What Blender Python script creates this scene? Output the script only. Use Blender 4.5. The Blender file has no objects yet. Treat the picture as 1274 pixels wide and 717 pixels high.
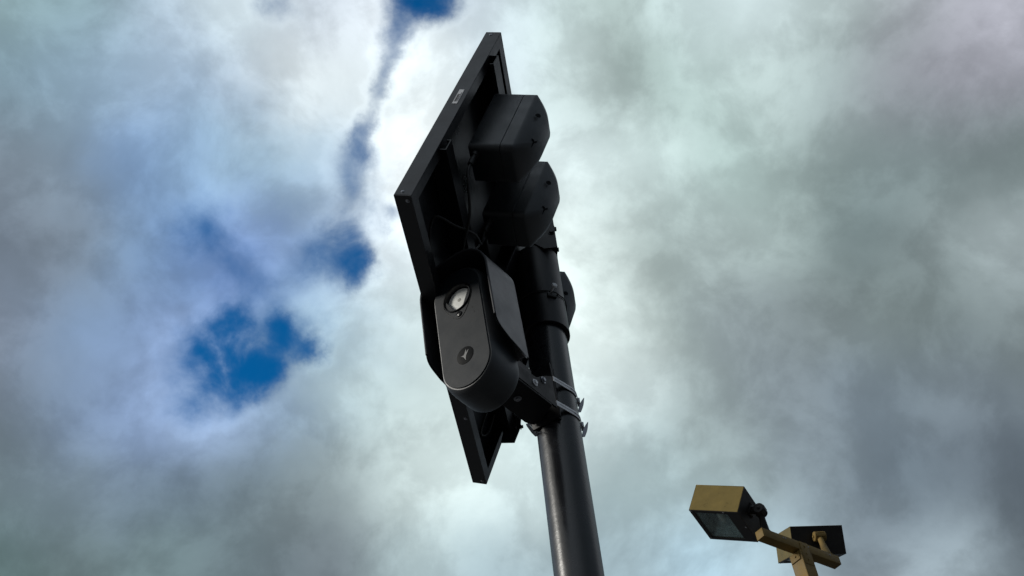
import bpy, bmesh, math
from mathutils import Vector, Matrix
C = bpy.context.scene.collection
scene = bpy.context.scene
R = math.radians

# ------------------------------------------------------------------ camera
cam_data = bpy.data.cameras.new('camera'); cam_data.sensor_width = 36; cam_data.lens = 1350 / 1274 * 36
cam_data.clip_start = 0.02; cam_data.clip_end = 3000
cam_ob = bpy.data.objects.new('camera', cam_data); C.objects.link(cam_ob)
# eye height 1.6 m, looking up 48.6 degrees, rolled a few degrees
cam_ob.matrix_world = Matrix(((0.993994, 0.109437, 0.0, 0), (0.082064, -0.745368, -0.661582, 0), (-0.072402, 0.657609, -0.749872, 1.6), (0, 0, 0, 1)))
scene.camera = cam_ob

# ------------------------------------------------------------------ sun and exposure
SUN = Vector((-0.84, -0.16, 0.38)).normalized()          # direction towards the sun
ld = bpy.data.lights.new('sun', 'SUN'); ld.energy = 2.5; ld.angle = R(16); ld.color = (1.0, 0.965, 0.89)
sun_ob = bpy.data.objects.new('sun', ld); C.objects.link(sun_ob)
sun_ob.rotation_euler = SUN.to_track_quat('Z', 'Y').to_euler()
scene.view_settings.view_transform = 'Standard'; scene.view_settings.look = 'None'
scene.view_settings.exposure = 0.0; scene.view_settings.gamma = 1.0
scene.cycles.use_adaptive_sampling = True; scene.cycles.adaptive_threshold = 0.02
scene.cycles.use_denoising = True; scene.cycles.max_bounces = 8

# ------------------------------------------------------------------ sky: clear Nishita sky behind broken cloud
CLOUDS = [  # azimuth and elevation in degrees, display colour of the cloud there
(-46.0,57.46,147,174,179),(-39.13,59.67,140,168,177),(-33.1,61.12,168,186,204),(-27.1,62.21,244,262,267),(-19.67,63.11,176,189,205),
(-14.4,63.49,240,250,258),(0.23,63.53,195,208,219),(7.42,62.98,215,236,236),(14.25,62.1,166,184,181),(21.31,60.74,205,225,226),
(26.95,59.28,238,258,261),(33.15,57.2,191,208,208),(38.46,54.93,162,170,175),(42.13,53.05,164,165,176),(44.75,51.53,185,187,198),
(-43.02,54.18,121,146,160),(-37.6,55.85,145,172,193),(-31.43,57.32,176,201,226),(-24.51,58.5,142,162,184),(-18.49,59.18,257,267,268),
(-14.56,59.47,190,202,208),(-7.26,59.68,243,254,256),(-0.7,59.52,205,221,229),(7.34,58.86,213,231,231),(12.71,58.12,143,160,157),
(18.49,57.03,186,209,206),(25.05,55.35,210,230,229),(30.31,53.62,167,184,185),(34.98,51.74,134,136,145),(39.51,49.56,146,148,158),
(-40.43,50.76,132,145,158),(-36.33,51.96,141,161,178),(-31.24,53.17,125,160,207),(-25.66,54.18,163,195,221),(-19.62,54.95,162,192,212),
(-14.68,55.34,175,198,217),(-9.58,55.53,263,268,266),(-4.4,55.51,236,244,245),(7.28,54.64,223,239,241),(12.82,53.8,224,245,244),
(19.29,52.44,187,211,208),(25.17,50.8,135,151,150),(30.43,48.96,134,151,153),(35.09,46.99,122,137,139),(38.18,45.49,107,121,122),
(-38.17,47.25,111,124,139),(-34.25,48.29,123,135,147),(-28.88,49.45,132,159,185),(-25.42,50.04,89,124,178),(-19.92,50.75,126,151,199),
(-15.43,51.12,106,140,179),(-10.81,51.32,245,257,261),(5.93,50.51,246,261,259),(10.42,49.87,143,159,157),(15.92,48.81,175,191,191),
(20.5,47.69,172,190,189),(25.26,46.26,99,113,115),(30.07,44.53,105,118,120),(33.56,43.08,173,189,191),(35.34,42.26,170,183,187),
(-36.19,43.67,135,147,164),(-31.46,44.79,116,140,168),(-26.3,45.74,130,155,195),(-13.66,47.02,170,199,219),(-8.76,47.13,222,239,240),
(5.99,46.19,247,262,260),(10.7,45.48,161,177,175),(15.2,44.59,145,158,163),(20.48,43.28,119,130,133),(25.34,41.79,130,144,145),
(29.77,40.19,115,128,130),(32.78,38.96,123,135,138),(-34.43,40.08,110,122,134),(-29.92,41.02,114,133,156),(-26.05,41.68,131,155,194),
(-21.96,42.21,178,206,246),(-17.14,42.65,131,155,179),(-11.57,42.9,188,209,213),(-7.02,42.91,196,212,211),(6.59,41.83,213,229,230),
(11.46,41.04,150,165,166),(16.6,39.95,134,147,155),(22.32,38.41,116,130,141),(27.51,36.71,123,136,146),(-32.87,36.51,119,137,145),
(-28.56,37.29,124,142,156),(-23.95,37.95,101,118,135),(-19.07,38.44,114,130,138),(-13.96,38.73,131,145,149),(-8.71,38.79,186,202,202),
(-5.51,38.71,245,263,262),(-1.25,38.48,222,241,242),(7.11,37.55,174,196,200),(12.12,36.7,168,186,188),(16.87,35.67,130,144,153),
(21.75,34.38,103,117,128),(26.65,32.85,101,113,124),(-31.47,32.99,96,120,120),(-27.36,33.63,94,109,111),(-22.99,34.15,117,138,142),
(-18.39,34.53,111,127,134),(-12.62,34.76,112,123,131),(-7.69,34.73,176,197,202),(-2.71,34.51,162,183,191),(5.16,33.73,165,187,196),
(9.92,33.01,189,221,238),(14.48,32.14,181,204,214),(18.8,31.14,110,121,131),(22.85,30.05,183,202,212),(26.41,28.97,80,89,96),

]
GAPS = [  # azimuth, elevation, angular radius (degrees), depth of the opening to blue sky
(-21.43,45.24,1.01,1.30),(-20.21,44.13,1.09,1.40),(-18.66,44.27,0.85,1.20),(-17.23,45.97,0.69,1.10),(-17.9,47.08,0.49,0.50),(-21.9,46.43,0.53,0.45),(-15.36,45.26,0.53,0.75),(-23.14,43.63,1.38,0.40),(-22.0,42.82,1.05,0.25),(-14.98,50.22,0.89,0.50),(-12.04,49.94,0.65,0.90),(-12.27,51.19,0.65,0.42),(-13.8,51.21,0.89,0.40),(-12.57,52.31,0.65,0.34),(-25.33,50.68,1.22,0.42),(-22.99,49.89,1.30,0.30),(-19.73,48.59,1.38,0.28),(-22.92,62.45,0.61,0.60),(-8.23,63.69,0.89,0.90),(-5.75,63.61,0.73,0.90),(-2.99,63.65,0.65,0.70),(-9.46,62.0,0.65,0.60),(-10.27,60.94,0.49,0.50),(-10.96,59.95,0.49,0.55),(-11.53,58.99,0.41,0.50),(-12.0,58.03,0.41,0.50),(-12.44,57.03,0.41,0.50),(-12.86,56.06,0.49,0.42),(-13.5,55.2,0.89,0.40),(-12.7,53.78,0.81,0.36),(-9.71,52.81,0.49,0.55),(-15.17,46.94,0.89,0.30),
]

def lin(c):
    c = c / 255.0
    return c / 12.92 if c <= 0.04045 else ((c + 0.055) / 1.055) ** 2.4
def azel(az, el):
    az, el = R(az), R(el)
    return (math.sin(az) * math.cos(el), math.cos(az) * math.cos(el), math.sin(el))
world = bpy.data.worlds.new('World'); scene.world = world; world.use_nodes = True
nt = world.node_tree; N = nt.nodes; L = nt.links; N.clear()
def node(t, **kw):
    n = N.new(t)
    for k, v in kw.items(): setattr(n, k, v)
    return n
def put(sock, v):
    if isinstance(v, bpy.types.NodeSocket): L.new(v, sock)
    else: sock.default_value = v
def mth(op, a, b=0.0, c=0.0, clamp=False):
    n = node('ShaderNodeMath', operation=op, use_clamp=clamp)
    put(n.inputs[0], a); put(n.inputs[1], b)
    if op == 'MULTIPLY_ADD': put(n.inputs[2], c)
    return n.outputs[0]
def vec(op, a, b=(0, 0, 0), c=None):
    n = node('ShaderNodeVectorMath', operation=op)
    put(n.inputs[0], a)
    if op == 'SCALE': put(n.inputs['Scale'], b)
    else: put(n.inputs[1], b)
    if c is not None: put(n.inputs[2], c)
    return n.outputs['Value'] if op in ('DOT_PRODUCT', 'LENGTH') else n.outputs['Vector']
def noise(v, scale, detail, rough=0.5, dist=0.0, col=False):
    n = node('ShaderNodeTexNoise'); put(n.inputs['Vector'], v)
    n.inputs['Scale'].default_value = scale; n.inputs['Detail'].default_value = detail
    n.inputs['Roughness'].default_value = rough; n.inputs['Distortion'].default_value = dist
    return n.outputs['Color'] if col else n.outputs[0]
def ramp(v, a, b, lo=0.0, hi=1.0, smooth=True):
    n = node('ShaderNodeMapRange', interpolation_type='SMOOTHSTEP' if smooth else 'LINEAR')
    put(n.inputs[0], v); n.inputs[1].default_value = a; n.inputs[2].default_value = b
    n.inputs[3].default_value = lo; n.inputs[4].default_value = hi
    return n.outputs[0]
def comb(a):
    c = node('ShaderNodeCombineXYZ'); put(c.inputs[0], a); return c.outputs[0]
tc = node('ShaderNodeTexCoord'); D = vec('NORMALIZE', tc.outputs['Generated'])
# the cloud edges wander: the direction is stirred by two sizes of noise
w1 = vec('SUBTRACT', noise(D, 5.0, 2.0, col=True), (0.5, 0.5, 0.5))
w2 = vec('SUBTRACT', noise(D, 14.0, 6.0, 0.62, col=True), (0.5, 0.5, 0.5))
Wd = vec('NORMALIZE', vec('ADD', vec('ADD', D, vec('SCALE', w1, 0.04)), vec('SCALE', w2, 0.045)))
Wf = vec('NORMALIZE', vec('ADD', D, vec('SCALE', w2, 0.055)))
wsum = None; csum = None
npatch = 0; Wc = Wd
def cloud_patch(az, el, rgb, k, amp=1.0):
    global wsum, csum, npatch, Wc
    if npatch % 8 == 0 and csum is not None: Wc = vec('MULTIPLY_ADD', csum, (1e-7, 1e-7, 1e-7), Wd)   # keeps the node order short
    npatch += 1
    d = vec('DOT_PRODUCT', Wc, azel(az, el))
    w = mth('POWER', d, k)
    if amp != 1.0: w = mth('MULTIPLY', w, amp)
    s = node('ShaderNodeVectorMath', operation='MULTIPLY_ADD')
    cmb = node('ShaderNodeCombineXYZ')
    for i in range(3): put(cmb.inputs[i], w)
    L.new(cmb.outputs[0], s.inputs[0]); s.inputs[1].default_value = rgb
    s.inputs[2].default_value = (0.001, 0.00125, 0.0014)
    if csum is not None: L.new(csum, s.inputs[2])
    csum = s.outputs['Vector']
    wsum = mth('ADD', w, 0.004 if wsum is None else wsum)
for az, el, r, g, b in CLOUDS: cloud_patch(az, el, (lin(r), lin(g), lin(b)), 900.0)
# the rest of the sky, out of view: patches shaped to light and darken things
for az, el, r, g, b, k in ((262, 34, 250, 246, 236, 12.0), (190, 50, 205, 216, 226, 14.0), (70, 42, 205, 212, 218, 40.0), (290, 30, 150, 165, 185, 8.0),
                           (125, 45, 105, 115, 125, 8.0), (85, 22, 90, 100, 112, 14.0), (0, 6, 60, 66, 74, 16.0), (45, 6, 60, 66, 74, 16.0), (90, 4, 55, 60, 68, 16.0), (140, 6, 70, 76, 84, 16.0), (180, 8, 90, 96, 104, 14.0), (225, 5, 110, 112, 112, 16.0), (310, 5, 60, 66, 74, 16.0), (0, 20, 90, 102, 112, 20.0)):
    cloud_patch(az, el, (lin(r), lin(g), lin(b)), k, 0.02)
inv = mth('DIVIDE', 1.0, wsum)
base = vec('SCALE', csum, inv)
# billows: several octaves of soft light and dark inside the cloud
b1 = noise(vec('ADD', vec('ADD', D, vec('SCALE', w1, 0.05)), vec('SCALE', w2, 0.018)), 7.0, 8.0, 0.56, 0.15); b2 = noise(vec('ADD', D, vec('SCALE', w1, 0.07)), 12.0, 7.0, 0.58, 0.12)
bs = ramp(b2, 0.42, 0.60, 0.91, 1.09)                              # crisper steps of light along the billows
bill = mth('MULTIPLY', mth('MULTIPLY_ADD', b1, 0.70, mth('MULTIPLY_ADD', b2, 0.38, 0.46)), bs)
cloud = vec('SCALE', base, bill)
# openings to the blue
gsum = None; Wg = Wf
for i, (az, el, rad, dep) in enumerate(GAPS):
    k = 1.0 / R(rad) ** 2
    if i % 8 == 7: Wg = vec('ADD', Wf, vec('SCALE', vec('SUBTRACT', Wf, Wf), gsum)) if False else vec('MULTIPLY_ADD', comb(gsum), (1e-7, 1e-7, 1e-7), Wf)
    d = vec('DOT_PRODUCT', Wg, azel(az, el))
    g = mth('EXPONENT', mth('MULTIPLY_ADD', d, k, -k + math.log(dep)))
    gsum = g if gsum is None else mth('ADD', gsum, g)
n3 = noise(D, 18.0, 6.0, 0.52, 0.3)
g2 = mth('MULTIPLY', gsum, mth('MULTIPLY_ADD', n3, 3.2, -0.6))
mask = mth('SUBTRACT', 1.0, mth('EXPONENT', mth('MULTIPLY', mth('POWER', mth('MAXIMUM', mth('ADD', g2, -0.06), 0.0), 1.6), -2.6)), clamp=True)
sky = node('ShaderNodeTexSky', sky_type='NISHITA', sun_disc=False)
sky.sun_elevation = math.asin(SUN.z); sky.sun_rotation = math.atan2(SUN.x, SUN.y)
sky.air_density = 1.0; sky.dust_density = 0.3; sky.ozone_density = 2.0
skyc = vec('MULTIPLY', sky.outputs[0], (0.02, 0.76, 1.30))
rim = mth('MULTIPLY', ramp(g2, 0.0, 0.10), ramp(g2, 0.12, 0.45, 1.0, 0.0))        # thin bright cloud at the edge of a gap
cl10 = vec('SCALE', cloud, mth('MULTIPLY_ADD', rim, 1.0, 10.0))
mx = node('ShaderNodeMix', data_type='RGBA'); L.new(mask, mx.inputs[0]); L.new(cl10, mx.inputs[6]); L.new(skyc, mx.inputs[7])
bg = node('ShaderNodeBackground'); L.new(mx.outputs[2], bg.inputs[0]); bg.inputs[1].default_value = 0.1
world.cycles.sampling_method = 'MANUAL'; world.cycles.sample_map_resolution = 512
wo = node('ShaderNodeOutputWorld'); L.new(bg.outputs[0], wo.inputs[0])

# ------------------------------------------------------------------ helpers
def mat(name, col, rough=0.5, metal=0.0, spec=0.5, var=0.15, vscale=30.0, bump=0.0, bscale=400.0, coat=0.0, dust=0.0, dustcol=(0.12, 0.12, 0.11), trans=0.0):
    m = bpy.data.materials.new(name); m.use_nodes = True; n = m.node_tree.nodes; l = m.node_tree.links
    p = n['Principled BSDF']; t = n.new('ShaderNodeTexCoord')
    a = n.new('ShaderNodeTexNoise'); a.inputs['Scale'].default_value = vscale; a.inputs['Detail'].default_value = 6; a.inputs['Roughness'].default_value = 0.65
    l.new(t.outputs['Object'], a.inputs['Vector'])
    r = n.new('ShaderNodeMapRange'); r.inputs[1].default_value = 0.3; r.inputs[2].default_value = 0.7
    r.inputs[3].default_value = 1 - var; r.inputs[4].default_value = 1 + var; l.new(a.outputs[0], r.inputs[0])
    v = n.new('ShaderNodeVectorMath'); v.operation = 'SCALE'; v.inputs[0].default_value = col; l.new(r.outputs[0], v.inputs['Scale'])
    src = v.outputs[0]
    if dust > 0:
        b = n.new('ShaderNodeTexNoise'); b.inputs['Scale'].default_value = vscale * 2.7; b.inputs['Detail'].default_value = 8; b.inputs['Roughness'].default_value = 0.75
        l.new(t.outputs['Object'], b.inputs['Vector'])
        q = n.new('ShaderNodeMapRange'); q.inputs[1].default_value = 0.5; q.inputs[2].default_value = 0.8; q.inputs[3].default_value = 0; q.inputs[4].default_value = dust
        l.new(b.outputs[0], q.inputs[0])
        x = n.new('ShaderNodeMix'); x.data_type = 'RGBA'; l.new(q.outputs[0], x.inputs[0]); l.new(src, x.inputs[6]); x.inputs[7].default_value = (*dustcol, 1)
        src = x.outputs[2]
    l.new(src, p.inputs['Base Color'])
    rr = n.new('ShaderNodeMapRange'); rr.inputs[1].default_value = 0.3; rr.inputs[2].default_value = 0.7
    rr.inputs[3].default_value = max(0.02, rough * 0.85); rr.inputs[4].default_value = min(1, rough * 1.2); l.new(a.outputs[0], rr.inputs[0]); l.new(rr.outputs[0], p.inputs['Roughness'])
    p.inputs['Metallic'].default_value = metal; p.inputs['Specular IOR Level'].default_value = spec
    p.inputs['Coat Weight'].default_value = coat; p.inputs['Coat Roughness'].default_value = 0.12; p.inputs['Transmission Weight'].default_value = trans
    if bump > 0:
        c = n.new('ShaderNodeTexNoise'); c.inputs['Scale'].default_value = bscale; c.inputs['Detail'].default_value = 3; l.new(t.outputs['Object'], c.inputs['Vector'])
        u = n.new('ShaderNodeBump'); u.inputs['Strength'].default_value = bump; u.inputs['Distance'].default_value = 0.0006
        l.new(c.outputs[0], u.inputs['Height']); l.new(u.outputs[0], p.inputs['Normal'])
    return m

class MB:
    """collects boxes, prisms, tubes and revolved shapes into one mesh"""
    def __init__(s): s.bm = bmesh.new()
    def _bevel(s, faces, w, seg):
        if w > 0:
            ed = list({e for f in faces for e in f.edges})
            bmesh.ops.bevel(s.bm, geom=ed, offset=w, segments=seg, profile=0.5, affect='EDGES')
    def box(s, lo, hi, bev=0.0, seg=2, M=None):
        vs = [s.bm.verts.new((x, y, z)) for x in (lo[0], hi[0]) for y in (lo[1], hi[1]) for z in (lo[2], hi[2])]
        fs = [s.bm.faces.new([vs[i] for i in q]) for q in ((0, 1, 3, 2), (4, 6, 7, 5), (0, 4, 5, 1), (2, 3, 7, 6), (0, 2, 6, 4), (1, 5, 7, 3))]
        if M is not None:
            for v in vs: v.co = M @ v.co
        s._bevel(fs, bev, seg); return s
    def prism(s, pts, d, bev=0.0, seg=2):
        """closed prism: ring of 3D points extruded by vector d"""
        d = Vector(d); a = [s.bm.verts.new(p) for p in pts]; b = [s.bm.verts.new(Vector(p) + d) for p in pts]; n = len(pts)
        fs = [s.bm.faces.new(a), s.bm.faces.new(b[::-1])]
        for i in range(n): fs.append(s.bm.faces.new((a[(i + 1) % n], a[i], b[i], b[(i + 1) % n])))
        s._bevel(fs, bev, seg); return s
    def loft(s, rings, cap=(True, True), closed=True):
        rv = [[s.bm.verts.new(p) for p in r] for r in rings]; n = len(rings[0])
        for a, b in zip(rv, rv[1:]):
            for i in range(n if closed else n - 1): s.bm.faces.new((a[i], a[(i + 1) % n], b[(i + 1) % n], b[i]))
        if cap[0]: s.bm.faces.new(rv[0][::-1])
        if cap[1]: s.bm.faces.new(rv[-1])
        return s
    def tube(s, path, r, n=16, cap=True):
        path = [Vector(p) for p in path]; rings = []; up = None
        for i, p in enumerate(path):
            t = ((path[min(i + 1, len(path) - 1)] - path[max(i - 1, 0)])).normalized()
            if up is None: up = t.orthogonal().normalized()
            up = (up - t * up.dot(t)).normalized(); si = t.cross(up)
            rr = r[i] if isinstance(r, (list, tuple)) else r
            rings.append([p + (up * math.cos(2 * math.pi * k / n) + si * math.sin(2 * math.pi * k / n)) * rr for k in range(n)])
        return s.loft(rings, (cap, cap))
    def bolt(s, p, d, r=0.005, h=0.004):
        """hexagon bolt head with a washer, standing on p along d"""
        p = Vector(p); d = Vector(d).normalized()
        s.tube([p, p + d * h * 0.3], r * 1.5, 20); s.tube([p + d * h * 0.3, p + d * h * 0.9, p + d * h], [r, r, r * 0.85], 6); return s
    def build(s, name, m, parent=None, smooth=35):
        bmesh.ops.recalc_face_normals(s.bm, faces=s.bm.faces)
        me = bpy.data.meshes.new(name); s.bm.to_mesh(me); s.bm.free()
        if m: me.materials.append(m)
        me.polygons.foreach_set('use_smooth', [True] * len(me.polygons)); me.set_sharp_from_angle(angle=R(smooth))
        o = bpy.data.objects.new(name, me); C.objects.link(o)
        if parent is not None: o.parent = parent
        return o
def tag(o, label=None, cat=None, group=None, kind=None):
    for k, v in (('label', label), ('category', cat), ('group', group), ('kind', kind)):
        if v: o[k] = v
    return o
def thing(name, M, label, cat, group=None):
    o = bpy.data.objects.new(name, None); C.objects.link(o); o.empty_display_size = 0.05; o.matrix_world = M
    return tag(o, label, cat, group)
def copy_tree(o, parent=None):
    c = o.copy(); C.objects.link(c)
    if parent is not None: c.parent = parent
    for ch in [x for x in scene.objects if x.parent == o]: copy_tree(ch, c)
    return c
def frame(o, x, y, z):
    return Matrix(((x[0], y[0], z[0], o[0]), (x[1], y[1], z[1], o[1]), (x[2], y[2], z[2], o[2]), (0, 0, 0, 1)))
def arc(cx, cy, r, a0, a1, n): return [(cx + r * math.cos(R(a0 + (a1 - a0) * i / n)), cy + r * math.sin(R(a0 + (a1 - a0) * i / n))) for i in range(n + 1)]
def smooth_path(pts, n=8):
    """Catmull-Rom through the points"""
    P = [Vector(p) for p in pts]; P = [P[0] * 2 - P[1]] + P + [P[-1] * 2 - P[-2]]; out = []
    for i in range(1, len(P) - 2):
        for k in range(n):
            t = k / n; a, b, c, d = P[i - 1:i + 3]
            out.append(0.5 * ((2 * b) + (c - a) * t + (2 * a - 5 * b + 4 * c - d) * t * t + (3 * b - a - 3 * c + d) * t ** 3))
    return out + [P[-2]]
I4 = Matrix.Identity(4)
def T(x, y, z): return Matrix.Translation((x, y, z))

# ------------------------------------------------------------------ materials
black_metal = mat('black powder coated metal', (0.007, 0.007, 0.009), 0.38, spec=0.35, var=0.25, vscale=14, bump=0.25, bscale=900, dust=0.05)
frame_metal = mat('black anodised frame', (0.012, 0.012, 0.015), 0.42, spec=0.6, var=0.15, vscale=20, dust=0.07)
pole_metal = mat('glossy black pole paint', (0.011, 0.012, 0.015), 0.25, spec=0.65, var=0.4, vscale=16, bump=0.3, bscale=140, dust=0.08)
plastic = mat('dark textured plastic', (0.018, 0.022, 0.027), 0.44, spec=0.85, var=0.12, vscale=25, bump=0.35, bscale=1500, dust=0.08)
plate_plastic = mat('satin grey face plate', (0.008, 0.012, 0.017), 0.52, spec=0.22, var=0.07, vscale=18, bump=0.2, bscale=1500, dust=0.06)
visor_plastic = mat('charcoal visor', (0.028, 0.028, 0.033), 0.40, spec=0.95, var=0.08, vscale=18, bump=0.3, bscale=1200, dust=0.06)
gloss_black = mat('glossy black', (0.006, 0.006, 0.007), 0.30, var=0.1)
steel = mat('stainless steel', (0.86, 0.87, 0.90), 0.40, metal=0.0, var=0.15, vscale=60)
dull_steel = mat('dull steel', (0.30, 0.31, 0.34), 0.42, metal=0.8, var=0.2, vscale=60)
lens_white = mat('milky lens cover', (0.92, 0.93, 0.90), 0.22, var=0.07, vscale=60, coat=0.8)
rubber = mat('black cable rubber', (0.010, 0.010, 0.010), 0.5, var=0.1)
backsheet = mat('solar back sheet', (0.008, 0.009, 0.012), 0.3, spec=0.2, var=0.2, vscale=12, dust=0.08)
cells = mat('solar glass', (0.006, 0.010, 0.030), 0.08, var=0.2, coat=1.0)
sticker_m = mat('white sticker', (0.62, 0.63, 0.66), 0.5, var=0.06, vscale=80)
ink = mat('sticker ink', (0.12, 0.12, 0.13), 0.6, var=0.05)
emblem_m = mat('emblem grey', (0.16, 0.16, 0.16), 0.45, var=0.05)
rim_m = mat('visor rim', (0.050, 0.053, 0.060), 0.6, spec=0.4, var=0.05)
badge_m = mat('black badge', (0.004, 0.005, 0.006), 0.6, var=0.1, spec=0.08)
bronze = mat('weathered bronze paint', (0.200, 0.142, 0.036), 0.30, metal=0.4, var=0.16, vscale=7, bump=0.2, bscale=200, dust=0.2, dustcol=(0.14, 0.105, 0.05))
bronze_dark_and_shade = mat('dark bronze casting and rear shade', (0.020, 0.018, 0.017), 0.5, spec=0.3, metal=0.0, var=0.25, vscale=20, dust=0.15, dustcol=(0.06, 0.05, 0.03))  # dark cast parts; on the lamp rears it is shade put into colour
post_bronze = mat('bronze painted steel', (0.195, 0.128, 0.036), 0.62, metal=0.0, spec=0.3, var=0.25, vscale=6, bump=0.3, bscale=120, dust=0.4, dustcol=(0.24, 0.16, 0.08))
reflector = mat('lamp reflector', (0.32, 0.40, 0.42), 0.25, metal=0.9, var=0.3, vscale=12)
lamp_glass = mat('lamp glass', (0.75, 0.85, 0.85), 0.06, var=0.2, vscale=8, trans=0.9)
asphalt = mat('asphalt', (0.045, 0.045, 0.046), 0.9, var=0.3, vscale=0.8, bump=1.0, bscale=60, dust=0.3)
concrete = mat('concrete', (0.25, 0.24, 0.22), 0.85, var=0.15, vscale=6, bump=0.6, bscale=80)
lamp_glass.node_tree.nodes['Principled BSDF'].inputs['IOR'].default_value = 1.1

# ------------------------------------------------------------------ ground
g = MB(); g.box((-1500, -1500, -0.5), (1500, 1500, 0)); tag(g.build('ground', asphalt), kind='structure')

# ------------------------------------------------------------------ round black pole
PX, PY = 0.0628, 1.6739
pole = thing('pole', T(PX, PY, 0), 'tall glossy black round steel pole carrying the solar panel and camera', 'pole')
s = MB(); s.tube([(0, 0, 0.115), (0, 0, 3.52)], 0.045, 64); s.build('shaft', pole_metal, pole)
s = MB(); s.box((-0.13, -0.13, 0.1), (0.13, 0.13, 0.115), 0.003)
for a in (-1, 1):
    for b in (-1, 1): s.bolt((a * 0.1, b * 0.1, 0.115), (0, 0, 1), 0.012, 0.012)
s.build('base_plate', pole_metal, pole)
s = MB(); s.tube([(0, 0, 0.0), (0, 0, 0.1)], 0.24, 48); s.build('footing', concrete, pole)

# ------------------------------------------------------------------ solar panel, seen from its back
O = Vector((-0.19799, 1.17286, 3.22188))
AX = (Vector((0.065177, 0.997874, 0.0)), Vector((0.345295, -0.022553, 0.938223)), Vector((0.936228, -0.061150, -0.346030)))
PM = frame(O, *AX)
A, B, TH = 0.854, 0.588, 0.035
panel = thing('solar_panel', PM, 'large black framed solar panel seen from behind, tilted steeply on top of the black pole', 'solar panel')
fr = MB(); fw = 0.026                                           # frame profile: outer wall, thin back flange, inner glass ledge
for lo, hi in (((0, 0), (A, 0.0025)), ((0, B - 0.0025), (A, B)), ((0, 0.0025), (0.0025, B - 0.0025)), ((A - 0.0025, 0.0025), (A, B - 0.0025))):
    fr.box((lo[0], lo[1], 0), (hi[0], hi[1], TH), 0.0006, 1)
for z0, w in ((TH - 0.0022, fw), (0.0005, 0.009)):
    e = 0.0026
    for q in (((e, e), (A - e, e), (A - w, w), (w, w)), ((e, B - e), (A - e, B - e), (A - w, B - w), (w, B - w)),
              ((e, e), (w, w), (w, B - w), (e, B - e)), ((A - e, e), (A - w, w), (A - w, B - w), (A - e, B - e))):
        fr.prism([(p[0], p[1], z0) for p in q], (0, 0, 0.002))
fr.build('frame', frame_metal, panel)
s = MB(); s.box((0.004, 0.004, 0.0045), (A - 0.004, B - 0.004, 0.0085)); s.build('back_sheet', backsheet, panel)
s = MB(); nx, ny = 9, 6
s.box((0.011, 0.011, 0.0012), (A - 0.011, B - 0.011, 0.0040))
for i in range(nx):
    for j in range(ny):
        s.box((0.016 + i * 0.0915, 0.016 + j * 0.0928, 0.0008), (0.016 + i * 0.0915 + 0.088, 0.016 + j * 0.0928 + 0.089, 0.0014))
s.build('solar_glass', cells, panel)
for x, y in ((-0.0001, 0.012), (-0.0001, B - 0.012)):
    s = MB(); s.bolt((x, y, 0.014), (-1, 0, 0), 0.0022, 0.0015); s.build('frame_screw', dull_steel, panel)
for x in (0.012, 0.30, 0.62, A - 0.012):
    s = MB(); s.bolt((x, 0, 0.026), (0, -1, 0), 0.0028, 0.002); s.build('frame_screw', dull_steel, panel)
# bar code sticker on the near edge of the frame
st = MB(); st.box((-0.0006, 0.3035, 0.0140), (0.0, 0.3555, 0.0245)); st = st.build('sticker', sticker_m, panel)
s = MB(); y = 0.311
for k, w in enumerate((1, 2, 1, 1, 3, 1, 2, 1, 1, 2, 3, 1, 1, 2, 1, 3, 1)):
    s.box((-0.0009, y, 0.0158), (-0.0007, y + 0.00062 * w, 0.0205)); y += 0.00062 * (w + 1.0)
for k in range(11): s.box((-0.0009, 0.314 + k * 0.0028, 0.0215), (-0.0007, 0.314 + k * 0.0028 + 0.0018, 0.0230))
s.build('bar_code', ink, st)
st['label'] = 'small white sticker with a black bar code'
# two C channels along the back that carry the boxes
def channel(u0, u1, n0, n1, open_low):
    m = MB(); t = 0.0022; x0, x1 = 0.006, 0.848
    m.box((x0, u0, n0), (x1, u1, n0 + t)); m.box((x0, u0, n1 - t), (x1, u1 - t * 1.02, n1) if not open_low else (x1, u1, n1))
    if open_low:
        m.box((x0, u1 - t, n0 + t), (x1, u1, n1 - t)); m.box((x0, u0, n0 + t), (x1, u0 + t, n0 + 0.009)); m.box((x0, u0, n1 - 0.009), (x1, u0 + t, n1 - t))
    else:
        m.box((x0, u0, n0 + t), (x1, u0 + t, n1 - t)); m.box((x0, u1 - t, n0 + t), (x1, u1, n0 + 0.009)); m.box((x0, u1 - t, n1 - 0.009), (x1, u1, n1))
    return m
channel(0.466, 0.501, 0.0130, 0.0535, True).build('mounting_rail', black_metal, panel)
channel(0.155, 0.188, 0.0130, 0.0505, False).build('mounting_rail', black_metal, panel)
s = MB(); s.prism([(0.833, 0.112, 0.040), (0.833, 0.118, 0.073), (0.833, 0.165, 0.0745), (0.833, 0.235, 0.060), (0.833, 0.235, 0.036), (0.833, 0.150, 0.036)], (0.004, 0, 0), 0.0008, 1)
s.box((0.70, 0.190, 0.0515), (0.837, 0.235, 0.0545)); s.bolt((0.837, 0.155, 0.066), (1, 0, 0), 0.005, 0.005); s.tube([(0.832, 0.155, 0.066), (0.818, 0.155, 0.066)], 0.003, 10); s.bolt((0.835, 0.168, 0.0735), (0, 0.3, 1), 0.0045, 0.007)
s.build('end_bracket', black_metal, panel)
s = MB(); s.box((0.36, 0.30, 0.0087), (0.44, 0.38, 0.028), 0.003); s.build('junction_box', rubber, panel)
# cross plate between the rails and the cheeks that grip the pole head
s = MB(); s.box((0.447, 0.150, 0.0545), (0.587, 0.505, 0.0600), 0.0012)
for x, y in ((0.46, 0.17), (0.575, 0.17), (0.46, 0.485), (0.575, 0.485)): s.bolt((x, y, 0.0600), (0, 0, 1), 0.005, 0.005)
s.build('mounting_plate', black_metal, panel)

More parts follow.
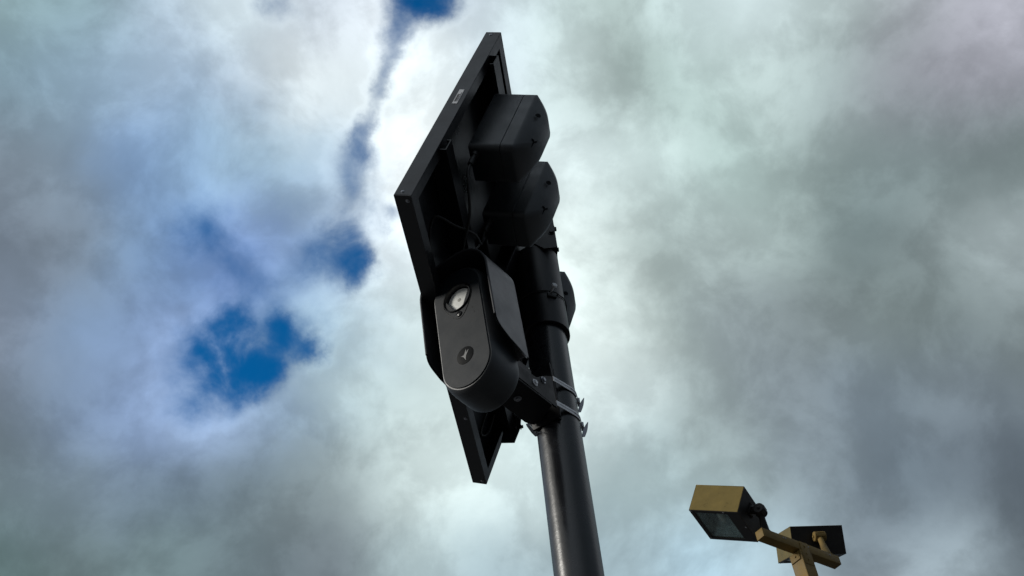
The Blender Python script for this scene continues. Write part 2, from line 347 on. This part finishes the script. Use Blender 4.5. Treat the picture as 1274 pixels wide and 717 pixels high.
# ------------------------------------------------------------------ pole head: sleeve with two cheeks
head = thing('pole_sleeve', T(PX, PY, 3.318), 'black steel sleeve with bracket cheeks clamped over the top of the round pole', 'bracket')
s = MB(); ro, ri = 0.0535, 0.0458; n = 64
rings = []
for r_, z in ((ri, 0.0), (ro - 0.001, 0.0), (ro, 0.001), (ro, 0.262), (ri, 0.262)):
    rings.append([(r_ * math.cos(2 * math.pi * k / n), r_ * math.sin(2 * math.pi * k / n), z) for k in range(n)])
rings.append(rings[0]); s.loft(rings, (False, False)); sleeve = s.build('sleeve', black_metal, head)
hi = head.matrix_world.inverted()
for sy in (-1, 1):
    s = MB(); y0 = PY + sy * 0.056 - (0.0045 if sy > 0 else 0)
    def xz(u, nn):
        p = PM @ Vector((0.517, u, nn)); return (p.x, y0, p.z)
    pts = [xz(0.43, 0.0615), xz(0.50, 0.0615), (0.1165, y0, 3.700), (0.1165, y0, 3.560), (0.085, y0, 3.560)]
    s.prism([hi @ Vector(p) for p in pts], (0, 0.0045, 0), 0.0008, 1); s.build('cheek', black_metal, head)
s = MB(); s.box((-0.02, -0.0515, 0.27), (0.0537, 0.0515, 0.2745)); s.build('web_plate', black_metal, head)
for p, d in (((0.045, -0.0555, 0.30), (0, -1, 0)), ((0.0535, -0.036, 0.335), (1, 0, 0)), ((0.0540, 0.0, 0.30), (1, 0, 0))):
    s = MB(); s.bolt(p, d, 0.006, 0.006); s.build('bolt', black_metal, head)
# silver thumb bolt standing out of the sleeve, with its black catch
a = R(-64); dr = Vector((math.cos(a), math.sin(a), 0)); b0 = dr * 0.0530 + Vector((0, 0, 0.098))
s = MB(); s.tube([b0, b0 + dr * 0.017], 0.0026, 12); s.tube([b0 + dr * 0.017, b0 + dr * 0.0185, b0 + dr * 0.022, b0 + dr * 0.0232], [0.0036, 0.0062, 0.0062, 0.0050], 24)
s.build('set_bolt', steel, head)
sd = Vector((-math.sin(a), math.cos(a), 0)); c0 = dr * 0.0537 + Vector((0, 0, 0.084))
s = MB(); s.box((-0.011, -0.002, -0.006), (0.011, 0.004, 0.006), 0.001, 2, frame(c0, sd, dr, Vector((0, 0, 1)))); s.tube([c0 + sd * 0.010, c0 + sd * 0.014 + dr * 0.006 + Vector((0, 0, 0.004))], 0.0022, 8)
s.build('catch', rubber, head)

# ------------------------------------------------------------------ battery boxes
bird = [(-0.9, 0.15), (-0.35, 0.28), (-0.05, 0.10), (0.15, 0.30), (0.75, 0.95), (0.55, 0.45), (0.95, 0.60), (0.62, 0.22), (0.42, 0.0), (0.30, -0.22), (0.62, -0.95), (0.12, -0.42), (-0.05, -0.20), (-0.30, -0.02)]
def lid_n(u, v):
    """height of the domed lid, u and v in -1..1 across its length and width"""
    return 0.045 * (1 - abs(u) ** 2.3 * 0.55 - 0.0) * (1 - abs(v) ** 2.2) ** 0.85 * (1 - 0.35 * abs(u) ** 6)
def make_box():
    t = thing('battery_box', PM, '', 'battery box', 'battery boxes in a row on the back of the solar panel')
    bx, by, hx, hy = 0.0475, 0.1, 0.0475, 0.1                   # local centre and half sizes
    def rr(sx, sy, r, n=6):
        out = []
        for cx, cy, a0 in ((sx - r, sy - r, 0), (-sx + r, sy - r, 90), (-sx + r, -sy + r, 180), (sx - r, -sy + r, 270)): out += arc(cx, cy, r, a0, a0 + 90, n)
        return [(x + bx, y + by) for x, y in out]
    m = MB(); m.loft([[(x, y, 0.055) for x, y in rr(hx - 0.002, hy - 0.002, 0.006)], [(x, y, 0.057) for x, y in rr(hx, hy, 0.014)],
                      [(x, y, 0.1210) for x, y in rr(hx, hy, 0.014)], [(x, y, 0.1216) for x, y in rr(hx - 0.0008, hy - 0.0008, 0.0135)]])
    m.build('body', plastic, t)
    rings = [[(x, y, 0.1222) for x, y in rr(hx - 0.0008, hy - 0.0008, 0.0135)], [(x, y, 0.1228) for x, y in rr(hx, hy, 0.014)]]
    o = rr(hx, hy, 0.014, 6)
    K = 26
    for k in range(K):
        f = max(1 - (k / (K - 1)) ** 2, 0.004); ring = []
        for x, y in rr(hx, hy, 0.014, 6):
            u, v = (x - bx) / hx * f, (y - by) / hy * f
            z = 0.145 + 0.044 * max(0, 1 - abs(u) ** 2.8) ** 0.5 * (max(0, 1 - abs(v) ** 4) ** 0.5 * (1 - 0.5 * v * v))
            ring.append((bx + hx * u, by + hy * v, z))
        rings.append(ring)
    m = MB(); m.loft(rings, (True, True)); lid = m.build('lid', plastic, t, 50)
    def zl(x, y):
        u, v = (x - bx) / hx, (y - by) / hy
        return 0.145 + 0.044 * max(0, 1 - abs(u) ** 2.8) ** 0.5 * (max(0, 1 - abs(v) ** 4) ** 0.5 * (1 - 0.5 * v * v))
    q0 = [(0.0068 + 0.0028 * math.cos(2 * math.pi * k / 12), 0.124 + 0.0062 * math.sin(2 * math.pi * k / 12)) for k in range(12)]
    m = MB(); m.loft([[(x, y, zl(x, y) - 0.001) for x, y in q0], [(x, y, zl(x, y) + 0.0007) for x, y in q0]]); m.build('lid_slot', badge_m, lid)
    m = MB(); sc = 0.0075; ring0 = []; ring1 = []
    for p in bird:
        x, y = 0.020 + p[0] * sc, 0.050 + p[1] * sc * 1.7; ring0.append((x, y, zl(x, y) - 0.001)); ring1.append((x, y, zl(x, y) + 0.0009))
    m.loft([ring0, ring1]); m.build('emblem', badge_m, lid)
    m = MB(); m.tube([(0.018, -0.001, 0.070), (0.018, -0.010, 0.070), (0.018, -0.011, 0.070), (0.018, -0.022, 0.070)], [0.0075, 0.0075, 0.0055, 0.0050], 18)
    m.tube([(0.018, -0.022, 0.070), (0.018, -0.023, 0.070), (0.018, -0.038, 0.070)], [0.0066, 0.0066, 0.0058], 18); m.build('cable_gland', rubber, t)
    return t
box0 = make_box()
spots = [(0.060, 0.245, 'dark grey battery box nearest the top of the solar panel, largest and clearest of three'),
         (0.233, 0.245, 'dark grey battery box half hidden behind the uppermost one, curved lid to the right'),
         (0.560, 0.245, 'dark grey battery box mostly hidden behind the pole sleeve, only its curved lid showing')]
for i, (x, y, lab) in enumerate(spots):
    o = box0 if i == 0 else copy_tree(box0)
    o.matrix_world = PM @ T(x, y, 0); o['label'] = lab

# cables
def cable(pts, r, label, M=PM, grp='thin black cables behind the solar panel'):
    m = MB(); m.tube(smooth_path([M @ Vector(p) for p in pts]), r, 10); o = m.build('cable', rubber); return tag(o, label, 'cable', grp)
cable([(0.078, 0.207, 0.070), (0.080, 0.185, 0.072), (0.095, 0.155, 0.080), (0.14, 0.12, 0.085), (0.20, 0.11, 0.065), (0.27, 0.14, 0.040), (0.33, 0.22, 0.020), (0.365, 0.32, 0.020)], 0.003, 'black cable hanging in a bend from the uppermost battery box')
cable([(0.251, 0.207, 0.070), (0.255, 0.180, 0.073), (0.235, 0.150, 0.082), (0.19, 0.125, 0.085), (0.15, 0.10, 0.060), (0.12, 0.085, 0.025), (0.20, 0.06, 0.012), (0.40, 0.07, 0.014), (0.52, 0.12, 0.05)], 0.0026, 'black cable running down from the half hidden middle battery box')
cable([(0.578, 0.207, 0.070), (0.60, 0.17, 0.075), (0.66, 0.10, 0.05), (0.74, 0.065, 0.020), (0.80, 0.11, 0.014), (0.78, 0.17, 0.02)], 0.003, 'black cable looping low inside the bottom corner of the panel frame')
m = MB(); m.tube(smooth_path([(PX + 0.0555 * math.cos(R(t)), PY + 0.0555 * math.sin(R(t)), 3.418 - 0.010 * abs(math.sin(R(t * 1.5 + 30))) * (1 if t > -50 else 0.3)) for t in range(-170, 21, 10)], 3), 0.0014, 8)
tag(m.build('cable_tie', rubber), 'thin black cable tie drawn round the pole sleeve beside the silver bolt', 'cable tie')

# ------------------------------------------------------------------ surveillance camera
S_, U_, K_ = Vector((0.849327, -0.527764, 0.010425)), Vector((-0.058488, -0.074459, 0.995507)), Vector((0.524617, 0.846121, 0.094108))
P0 = Vector((-0.103827, 1.405027, 3.100867))
CM = frame(P0, S_, U_, -K_)                                     # local z points out of the face plate; depths below are written as -b
camera = thing('surveillance_camera', CM, 'dark grey upright camera with round white lens under a deep visor, below the solar panel', 'camera')
def stadium(w, H, b, n=40, du=0.0):
    out = []
    for cx, a0 in ((H - w, 0), (-(H - w), 180)): out += [(x, y + cx + du, -b) for x, y in arc(0, 0, w, a0, a0 + 180, n)]
    return out
LU = 0.0737
def hole(r, b, w, H):
    out = []
    for x, y, _ in stadium(w, H, b):
        a = math.atan2(y - LU, x); out.append((r * math.cos(a), LU + r * math.sin(a), -b))
    return out
m = MB(); m.loft([stadium(0.0545, 0.1452, 0.0022), stadium(0.0560, 0.1472, 0.0024), stadium(0.0580, 0.1500, 0.0050), stadium(0.0605, 0.1535, 0.012), stadium(0.0620, 0.1555, 0.024), stadium(0.0628, 0.1565, 0.045),
                  stadium(0.0625, 0.1565, 0.0700), stadium(0.0618, 0.1558, 0.0780), stadium(0.0600, 0.1540, 0.0825), stadium(0.0550, 0.1490, 0.0850)], (False, True)); m.loft([hole(0.0302, 0.0022, 0.0545, 0.1452), stadium(0.0545, 0.1452, 0.0022)], (False, False)); m.build('housing', plastic, camera)
m = MB(); m.loft([stadium(0.0535, 0.1443, 0.0025), stadium(0.0537, 0.1445, 0.0006), stadium(0.0531, 0.1439, 0.0), hole(0.0302, 0.0, 0.0531, 0.1439)], (False, False))
plate = m.build('face_plate', plate_plastic, camera)
def disc(cx, cy, prof, n=64, sy=1.0):
    return [[(cx + r * math.cos(2 * math.pi * k / n), cy + r * sy * math.sin(2 * math.pi * k / n), -b) for k in range(n)] for r, b in prof]
# drop-shaped surround, raised ring, dark recess and milky lens
def drop(r, low, b, n=48):
    out = []
    for k in range(n):
        t = 2 * math.pi * k / n; x, y = math.cos(t) * r, math.sin(t) * r
        if y < 0: y *= 1 + (low / r - 1) * (-math.sin(t)) ** 2.0; x *= 1 - 0.18 * (-math.sin(t)) ** 2 * 0.8
        out.append((x, LU + y, -b))
    return out
m = MB(); m.loft([drop(0.0355, 0.054, 0.0002), drop(0.0352, 0.0536, -0.0008), drop(0.0343, 0.0525, -0.0008), drop(0.0338, 0.052, 0.0001)], (False, False)); m.build('lens_surround', gloss_black, camera)
m = MB(); m.loft(disc(0, LU, [(0.0330, 0.0), (0.0328, -0.0022), (0.0318, -0.0030), (0.0306, -0.0028), (0.0300, -0.0010), (0.0296, 0.0150)]), (False, False)); lens = m.build('lens_ring', gloss_black, camera)
m = MB(); m.loft(disc(0, LU, [(0.0300, 0.0160), (0.0296, 0.0140)]), (True, True)); m.build('lens_recess', gloss_black, camera)
m = MB(); m.loft(disc(0.0, LU, [(0.0286, 0.0150), (0.0284, 0.0092), (0.0275, 0.0082), (0.0240, 0.0076), (0.011, 0.0070), (0.003, 0.0069)]), (False, True)); lens_glass = m.build('lens', lens_white, camera)
m = MB(); m.loft(disc(0.0, LU, [(0.0042, 0.0074), (0.0040, 0.0066), (0.0015, 0.0064)], 24), (True, True)); m.build('lens_centre', mat('lens centre', (0.45, 0.45, 0.42), 0.2), lens_glass)
m = MB(); m.loft(disc(0.0, LU - 0.0425, [(0.0062, 0.0), (0.0060, -0.0014), (0.0050, -0.0020), (0.0040, -0.0010)], 32), (False, False)); m.loft(disc(0.0, LU - 0.0425, [(0.0042, -0.0009), (0.002, -0.0016)], 32), (True, True)); m.build('sensor', gloss_black, camera)
# round emblem with its bird-like mark
EU = -0.0748
m = MB(); m.loft(disc(0, EU, [(0.0193, 0.0001), (0.0192, -0.0004), (0.0182, -0.0007), (0.005, -0.0007)]), (True, True)); badge = m.build('badge', badge_m, camera)
mark = [(-0.0092, 0.0010), (-0.0060, 0.0014), (-0.0030, 0.0008), (-0.0008, 0.0030), (0.0022, 0.0090), (0.0038, 0.0128), (0.0040, 0.0085), (0.0030, 0.0040), (0.0052, 0.0062), (0.0098, 0.0098), (0.0082, 0.0062), (0.0050, 0.0022), (0.0026, -0.0018), (0.0014, -0.0060), (0.0006, -0.0125), (-0.0016, -0.0075), (-0.0030, -0.0040), (-0.0055, -0.0012)]
m = MB(); m.prism([(x, EU + y, 0.0007) for x, y in mark], (0, 0, 0.0004)); m.build('bird_emblem', emblem_m, badge)
for x, y in ((0.030, 0.030), (0.0335, 0.016)):
    m = MB(); m.loft(disc(x, y, [(0.0013, 0.0002), (0.0012, -0.0004)], 12), (False, True)); m.build('pin_hole', gloss_black, plate)
# visor: an arched hood of thin sheet, open below, closed behind
W2, TOP, RC = 0.0835, 0.183, 0.070
def arch(off, b, lo):
    w, t, r = W2 - off, TOP - off, RC - off
    o = [(-w, lo)] + [(-w, lo + (t - r - lo) * k / 8) for k in range(1, 8)] + [(x, y) for x, y in arc(-(w - r), t - r, r, 180, 90, 12)] + [(x, y) for x, y in arc(w - r, t - r, r, 90, 0, 12)]
    # sag of the crown: slightly pointed arch
    o += [(w, lo + (t - r - lo) * k / 8) for k in range(7, 0, -1)] + [(w, lo)]
    return [(x, y, -b) for x, y in o]
prof = [(-0.006, -0.026), (-0.0055, -0.033), (-0.0035, -0.040), (0.0, -0.046), (0.005, -0.0505), (0.012, -0.055), (0.020, -0.0590), (0.031, -0.0645), (0.05, -0.069), (0.070, -0.076), (0.080, -0.080), (0.086, -0.079)]
outer = [arch(0, b, lo) for b, lo in prof]; inner = [arch(0.0035, b, lo) for b, lo in prof]
m = MB(); m.loft([inner[-1]] + inner[::-1][1:] + outer, (False, False), closed=False)
n_ = len(outer[0])
m.bm.verts.ensure_lookup_table()
visor = m.build('visor', visor_plastic, camera)
m = MB(); m.tube([(x * 0.979, y - 0.0012, z) for x, y, z in arch(0, -0.0065, -0.025)], 0.0023, 10); m.build('visor_rim', rim_m, visor)
m = MB(); bk = arch(0.0035, 0.0835, -0.076); m.prism(bk, (0, 0, 0.003)); m.build('visor_back', visor_plastic, camera)

# bracket between the camera and the pole
bracket_m = mat('dull black bracket paint', (0.006, 0.006, 0.008), 0.5, spec=0.22, var=0.3, vscale=20, dust=0.06)
bracket = thing('camera_bracket', CM, 'black folded steel bracket with bolts holding the camera to the pole', 'bracket')
m = MB(); m.prism([(-0.034, -0.082, -0.085), (0.034, -0.082, -0.085), (0.036, -0.082, -0.232), (-0.010, -0.082, -0.256), (-0.026, -0.082, -0.258), (-0.034, -0.082, -0.238)], (0, 0.004, 0), 0.0006, 1)
m.build('channel_floor', bracket_m, bracket)
for sx in (-1, 1):
    m = MB(); x = 0.0325 * sx + (0.0 if sx > 0 else -0.0035)
    m.prism([(x, -0.077, -0.10), (x, -0.044, -0.115), (x, -0.036, -0.19), (x, -0.006, -0.232), (x, 0.008, -0.258), (x, -0.077, -0.252)], (0.0035, 0, 0), 0.0006, 1); m.build('channel_side', bracket_m, bracket)
m = MB(); m.box((-0.0285, -0.066, -0.190), (0.0285, -0.010, -0.074), 0.004); m.prism([(-0.02, -0.02, -0.13), (0.024, -0.02, -0.13), (0.024, 0.008, -0.165), (0.012, 0.014, -0.19), (-0.02, 0.006, -0.19)], (0, -0.004, 0), 0.0008)
m.build('swivel_arm', bracket_m, bracket)
m = MB(); m.box((-0.034, -0.090, -0.2660), (0.034, 0.050, -0.2615), 0.001); m.build('pole_plate', bracket_m, bracket)
for sx in (-1, 1):
    m = MB(); m.box((sx * 0.026 - 0.002, -0.090, -0.288), (sx * 0.026 + 0.002, 0.050, -0.266)); m.build('saddle', bracket_m, bracket)
for p, d in (((0.036, -0.056, -0.179), (1, 0, 0)), ((0.036, -0.028, -0.215), (1, 0, 0)), ((0.0285, -0.045, -0.10), (1, 0, 0)), ((0.0, -0.082, -0.165), (0, -1, 0))):
    m = MB(); m.bolt(p, d, 0.0052, 0.005); m.build('bolt', steel if d[0] and p[1] < -0.05 else dull_steel, bracket)
# stainless bands round pole and bracket
CI = CM.inverted()
def band(zc, lab, low=False):
    o = T(PX, PY, zc); t = thing('band_clamp', o, lab, 'band clamp', 'steel bands strapping the camera bracket to the pole')
    ax = (S_.x, S_.y); kx = (K_.x, K_.y); kl = math.hypot(*kx); kx = (kx[0] / kl, kx[1] / kl); sl = math.hypot(*ax); ax = (ax[0] / sl, ax[1] / sl)
    def P(s_, k_): return (ax[0] * s_ + kx[0] * k_, ax[1] * s_ + kx[1] * k_)
    r = 0.0462; a0 = -11.5
    pts = [P(0.0355, -0.057)] + [P(r * math.cos(R(t_)), r * math.sin(R(t_))) for t_ in [a0 + (180 - 2 * a0) * q / 36 for q in range(37)]] + [P(-0.0355, -0.057)]
    w = 0.0065; th = 0.0012; rings = []
    for i, (x, y) in enumerate(pts):
        a, b = pts[max(i - 1, 0)], pts[min(i + 1, len(pts) - 1)]; tx, ty = b[0] - a[0], b[1] - a[1]; l_ = math.hypot(tx, ty); nx_, ny_ = ty / l_, -tx / l_
        rings.append([(x, y, -w), (x + nx_ * th, y + ny_ * th, -w), (x + nx_ * th, y + ny_ * th, w), (x, y, w)])
    m = MB(); m.loft(rings); sb = m.build('band', steel, t)
    # punched slots along the band, dark
    m = MB(); tot = 0; 
    for i in range(1, 14):
        for q in range(3):
            f = q / 3; x = pts[i][0] * (1 - f) + pts[i + 1][0] * f; y = pts[i][1] * (1 - f) + pts[i + 1][1] * f
            if i < 1: continue
            tx, ty = pts[i + 1][0] - pts[i][0], pts[i + 1][1] - pts[i][1]; l_ = math.hypot(tx, ty); tx /= l_; ty /= l_
            m.box((-0.00035, -0.0002, -0.0017), (0.00035, 0.0002, 0.0017), 0, 1, frame((x + ty * (th + 0.0002), y - tx * (th + 0.0002), 0), (tx, ty, 0), (ty, -tx, 0), (0, 0, 1)))
    for f in [k / 16 for k in range(2, 16)]:
        x = pts[0][0] * (1 - f) + pts[1][0] * f; y = pts[0][1] * (1 - f) + pts[1][1] * f; tx, ty = pts[1][0] - pts[0][0], pts[1][1] - pts[0][1]; l_ = math.hypot(tx, ty); tx /= l_; ty /= l_
        m.box((-0.00035, -0.0002, -0.0017), (0.00035, 0.0002, 0.0017), 0, 1, frame((x + ty * (th + 0.0002), y - tx * (th + 0.0002), 0), (tx, ty, 0), (ty, -tx, 0), (0, 0, 1)))
    m.build('screw_slots', gloss_black, sb)
    # tail of the strap, bent outwards at the right of the pole
    tl = []
    for k in range(9):
        f = k / 8; tl.append((0.0478 + 0.003 * math.sin(f * 3) + 0.013 * f ** 2.2, 0.010 - 0.002 * f, -0.030 + 0.036 * f))
    rings = []
    for k, (x, y, z) in enumerate(tl):
        q = 0.0042 * math.sin(math.pi * (0.18 + 0.80 * k / 8)) + 0.0004
        rings.append([(x - q, y - 0.0010, z), (x + q, y - 0.0010, z), (x + q, y + 0.0002, z), (x - q, y + 0.0002, z)])
    m = MB(); m.loft(rings); m.build('band_tail', dull_steel, t)
    if low:
        m = MB(); m.loft([[(x - 0.0035, y, z), (x + 0.0035, y, z), (x + 0.0035, y, z + 0.0012), (x - 0.0035, y, z + 0.0012)] for x, y, z in ((-0.0455, 0.004, -0.020), (-0.052, -0.015, -0.026), (-0.0605, -0.042, -0.030), (-0.0615, -0.075, -0.054))]); m.build('band_end', dull_steel, t)
    m = MB(); m.box((0.0465, 0.004, -0.006), (0.052, 0.020, 0.006), 0.001); m.build('buckle', dull_steel, t)
    return t
band(3.130, 'silver steel band round the pole, upper of the two beside the camera bracket')
band(3.063, 'silver steel band round the pole, lower of the two beside the camera bracket', True)

# ------------------------------------------------------------------ parking lot light further off
AH = Vector((0.791899, 0.610652, 0)); AN = Vector((-0.610652, 0.791899, 0)); Z = Vector((0, 0, 1))
OA = Vector((2.19199, 9.05559, 7.90634))
PW = 0.155; pc = OA + AH * (0.477 + PW / 2) + AN * (PW / 2 - 0.003)
LP = frame((pc.x, pc.y, 0), AH, AN, Z)
light = thing('light_pole', LP, 'weathered bronze square light pole with a cross arm, standing behind to the right', 'light pole')
h_ = PW / 2
m = MB(); t_ = 0.006; zt = 7.802
for lo, hi2 in (((-h_, -h_), (h_, -h_ + t_)), ((-h_, h_ - t_), (h_, h_)), ((-h_, -h_ + t_), (-h_ + t_, h_ - t_)), ((h_ - t_, -h_ + t_), (h_, h_ - t_))):
    m.box((lo[0], lo[1], 0.7), (hi2[0], hi2[1], zt), 0.0015, 1)
post = m.build('post', post_bronze, light)
m = MB(); m.box((-h_ + 0.02, -h_ - 0.0035, zt - 0.16), (h_ - 0.02, -h_ - 0.0005, 7.904), 0.001)
for z in (zt - 0.10, zt - 0.03, zt + 0.05): m.bolt((0.0, -h_ - 0.0035, z), (0, -1, 0), 0.009, 0.006)
m.build('splice_plate', post_bronze, light)
m = MB(); m.box((-h_ - 0.012, -h_ + 0.02, zt - 0.10), (-h_ - 0.0005, h_ - 0.01, zt - 0.012), 0.003)
m.tube([(-h_ - 0.012, 0, zt - 0.05), (-h_ - 0.02, 0, zt - 0.05)], 0.012, 12); m.build('side_cap', post_bronze, light)
a0_, a1_ = -(0.477 + PW / 2), 1.066 - (0.477 + PW / 2); fy = -(PW / 2 - 0.003)
m = MB(); m.box((a0_, fy, 7.8063), (a1_, fy + 0.10, 7.9063), 0.004, 2); arm = m.build('cross_arm', post_bronze, light)
for x in (0.28, 0.31, 0.62, 0.93):
    m = MB(); m.bolt((a0_ + x, fy, 7.875), (0, -1, 0), 0.006, 0.005); m.build('bolt', dull_steel, arm)
m = MB(); m.tube([(0, 0, 0), (0, 0, 0.7)], 0.28, 48); m.build('footing', concrete, light)

def make_flood(size, label, kn, reach=0.055):
    """box floodlight: local x from front to rear, y down, z across"""
    LX, LY, LZ = size
    t = thing('floodlight', I4, label, 'floodlight', 'box floodlights on the cross arm')
    m = MB(); w = 0.004
    m.box((0, 0, 0), (LX, w, LZ), 0.002, 2)
    m.box((0, w, 0), (w, LY, LZ), 0.0015, 1); m.box((LX - w, w, 0), (LX - 0.001, LY, LZ), 0.0015, 1)
    m.box((w, w, 0), (LX - w, LY, w), 0.0015, 1); m.box((w, w, LZ - w), (LX - w, LY, LZ), 0.0015, 1)
    m.build('housing', bronze, t)
    m = MB(); m.box((LX - 0.0008, 0.002, 0.001), (LX + 0.0008, LY - 0.001, LZ - 0.001)); m.build('rear_shade_plate', bronze_dark_and_shade, t)  # the rear wall is bronze in shade; this darker sheet paints that shade
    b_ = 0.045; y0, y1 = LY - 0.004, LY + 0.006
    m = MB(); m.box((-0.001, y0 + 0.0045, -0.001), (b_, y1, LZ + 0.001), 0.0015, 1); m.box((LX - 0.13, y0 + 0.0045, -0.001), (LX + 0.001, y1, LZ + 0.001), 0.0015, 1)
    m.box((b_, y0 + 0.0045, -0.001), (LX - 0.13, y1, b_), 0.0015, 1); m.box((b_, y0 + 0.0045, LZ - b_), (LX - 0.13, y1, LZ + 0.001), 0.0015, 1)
    door = m.build('door_frame', bronze_dark_and_shade, t)
    for x, z in ((0.02, 0.02), (0.02, LZ - 0.02), (LX - 0.02, LZ * 0.5), (LX - 0.16, 0.02)):
        m = MB(); m.bolt((x, y1, z), (0, 1, 0), 0.007, 0.004); m.build('door_screw', dull_steel, door)
    m = MB(); m.box((b_ - 0.005, y0 - 0.002, b_ - 0.005), (LX - 0.125, y0 + 0.002, LZ - b_ + 0.005)); m.build('glass', lamp_glass, t)
    # reflector: bowl with stepped facets and the arc tube
    rx0, rx1, rz0, rz1 = b_, LX - 0.13, b_, LZ - b_
    rings = []
    for f, y in ((0.0, LY - 0.012), (0.10, LY - 0.07), (0.16, LY - 0.11), (0.26, LY - 0.15), (0.36, LY - 0.165)):
        dx, dz = (rx1 - rx0) * f, (rz1 - rz0) * f
        rings.append([(rx0 + dx, y, rz0 + dz), (rx1 - dx, y, rz0 + dz), (rx1 - dx, y, rz1 - dz), (rx0 + dx, y, rz1 - dz)])
    m = MB(); m.loft(rings, (False, True)); m.build('reflector', reflector, t, 10)
    m = MB(); cx = (rx0 + rx1) / 2; zc = (rz0 + rz1) / 2
    m.tube([(cx, LY - 0.10, zc - 0.13), (cx, LY - 0.10, zc - 0.09), (cx, LY - 0.10, zc + 0.02), (cx, LY - 0.10, zc + 0.09)], [0.018, 0.030, 0.040, 0.012], 20); m.build('bulb', lens_white, t)
    # knuckle on the rear wall
    kx, ky, kz = LX + reach, LY * 0.42, LZ * kn
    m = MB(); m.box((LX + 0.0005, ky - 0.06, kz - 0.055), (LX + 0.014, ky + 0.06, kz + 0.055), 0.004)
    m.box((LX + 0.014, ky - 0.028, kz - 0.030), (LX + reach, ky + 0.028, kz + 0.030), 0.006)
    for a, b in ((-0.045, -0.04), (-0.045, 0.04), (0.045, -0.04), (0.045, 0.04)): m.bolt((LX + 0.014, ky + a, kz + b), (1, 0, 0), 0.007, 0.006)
    m.build('mounting_boss', bronze_dark_and_shade, t)
    return t, Vector((kx, ky, kz))
def knuckle(t, M, kc, foot, m_, r=0.05, halfw=0.062):
    """drum whose axis runs across the lamp, and a tapered neck down to the arm (built in lamp space)"""
    k = MB(); k.tube([kc + Vector((0, 0, -halfw)), kc + Vector((0, 0, -halfw + 0.006)), kc + Vector((0, 0, halfw - 0.006)), kc + Vector((0, 0, halfw))], [r * 0.9, r, r, r * 0.9], 28)
    for i in range(8):
        a = i * math.pi / 4; k.box((-0.005, -0.004, -halfw * 0.75), (0.005, 0.004, halfw * 0.75), 0.001, 1, T(*(kc + Vector((math.cos(a) * r, math.sin(a) * r, 0)))) @ Matrix.Rotation(a, 4, 'Z'))
    drum = k.build('knuckle', m_, t)
    for s_ in (-1, 1):
        k = MB(); k.bolt(kc + Vector((0, 0, s_ * halfw)), (0, 0, s_), 0.014, 0.012); k.build('knuckle_bolt', m_, drum)
    fl = M.inverted() @ foot; M3 = M.to_3x3().inverted(); ez = M3 @ Z; ea = M3 @ AH; en = M3 @ AN
    def ring(c, wa, wn): return [c + ea * (wa * math.cos(x)) + en * (wn * math.sin(x)) for x in [2 * math.pi * i / 20 for i in range(20)]]
    k = MB(); k.loft([ring(fl, 0.060, 0.048), ring(fl + ez * 0.012, 0.060, 0.048), ring(fl + ez * 0.016, 0.054, 0.040), ring(fl.lerp(kc, 0.6), 0.032, 0.030), ring(kc, 0.03, 0.03)]); k.build('neck', m_, t)
    k = MB(); k.tube([fl + ea * -0.055 + ez * 0.0, fl + ea * -0.055 + ez * 0.022], 0.016, 6); k.build('neck_bolt', steel, t)

# near lamp, tilted towards the left
E1, E2, E3 = Vector((0.80577, -0.38318, -0.45156)), Vector((-0.42124, 0.16513, -0.89179)), Vector((0.41628, 0.90879, -0.02835))
M1 = frame((1.66115, 9.05367, 8.50813), E1, E2, E3)
f1, kc = make_flood((0.5336, 0.2952, 0.5701), 'bronze box floodlight with its glass facing down, nearer left one, aimed left', 0.44, 0.105)
near_end = OA + AN * 0.05 + AH * 0.10
near_end.z = 7.9063
knuckle(f1, M1, kc, near_end, bronze_dark_and_shade, 0.056, 0.062)
f1.matrix_world = M1
# far lamp, seen from behind
yaw, pit = R(97.9), R(25.6); d_ = Vector((2.614, 9.602, 6.658)) * (11.55 / 11.35)
G1 = -Vector((math.cos(yaw) * math.cos(pit), math.sin(yaw) * math.cos(pit), math.sin(pit))); G3 = Vector((math.sin(yaw), -math.cos(yaw), 0)); G2 = G3.cross(G1)
if G2.z > 0: G2 = -G2
G3r = G1.cross(G2)                                               # keeps the frame right handed
sz = (0.535, 0.296, 0.572)
corner = Vector((0, 0, 1.6)) + d_                                # rear, top, left corner
org = corner - G1 * sz[0]
if G3r.dot(G3) < 0: org = org - G3r * sz[2]
M2 = frame(org, G1, G2, G3r)
f2, kc2 = make_flood(sz, 'bronze box floodlight seen from its shaded rear, farther right one, aimed away', 0.5)
far_end = OA + AN * 0.05 + AH * 0.955; far_end.z = 7.9063
knuckle(f2, M2, kc2, far_end, post_bronze)
f2.matrix_world = M2
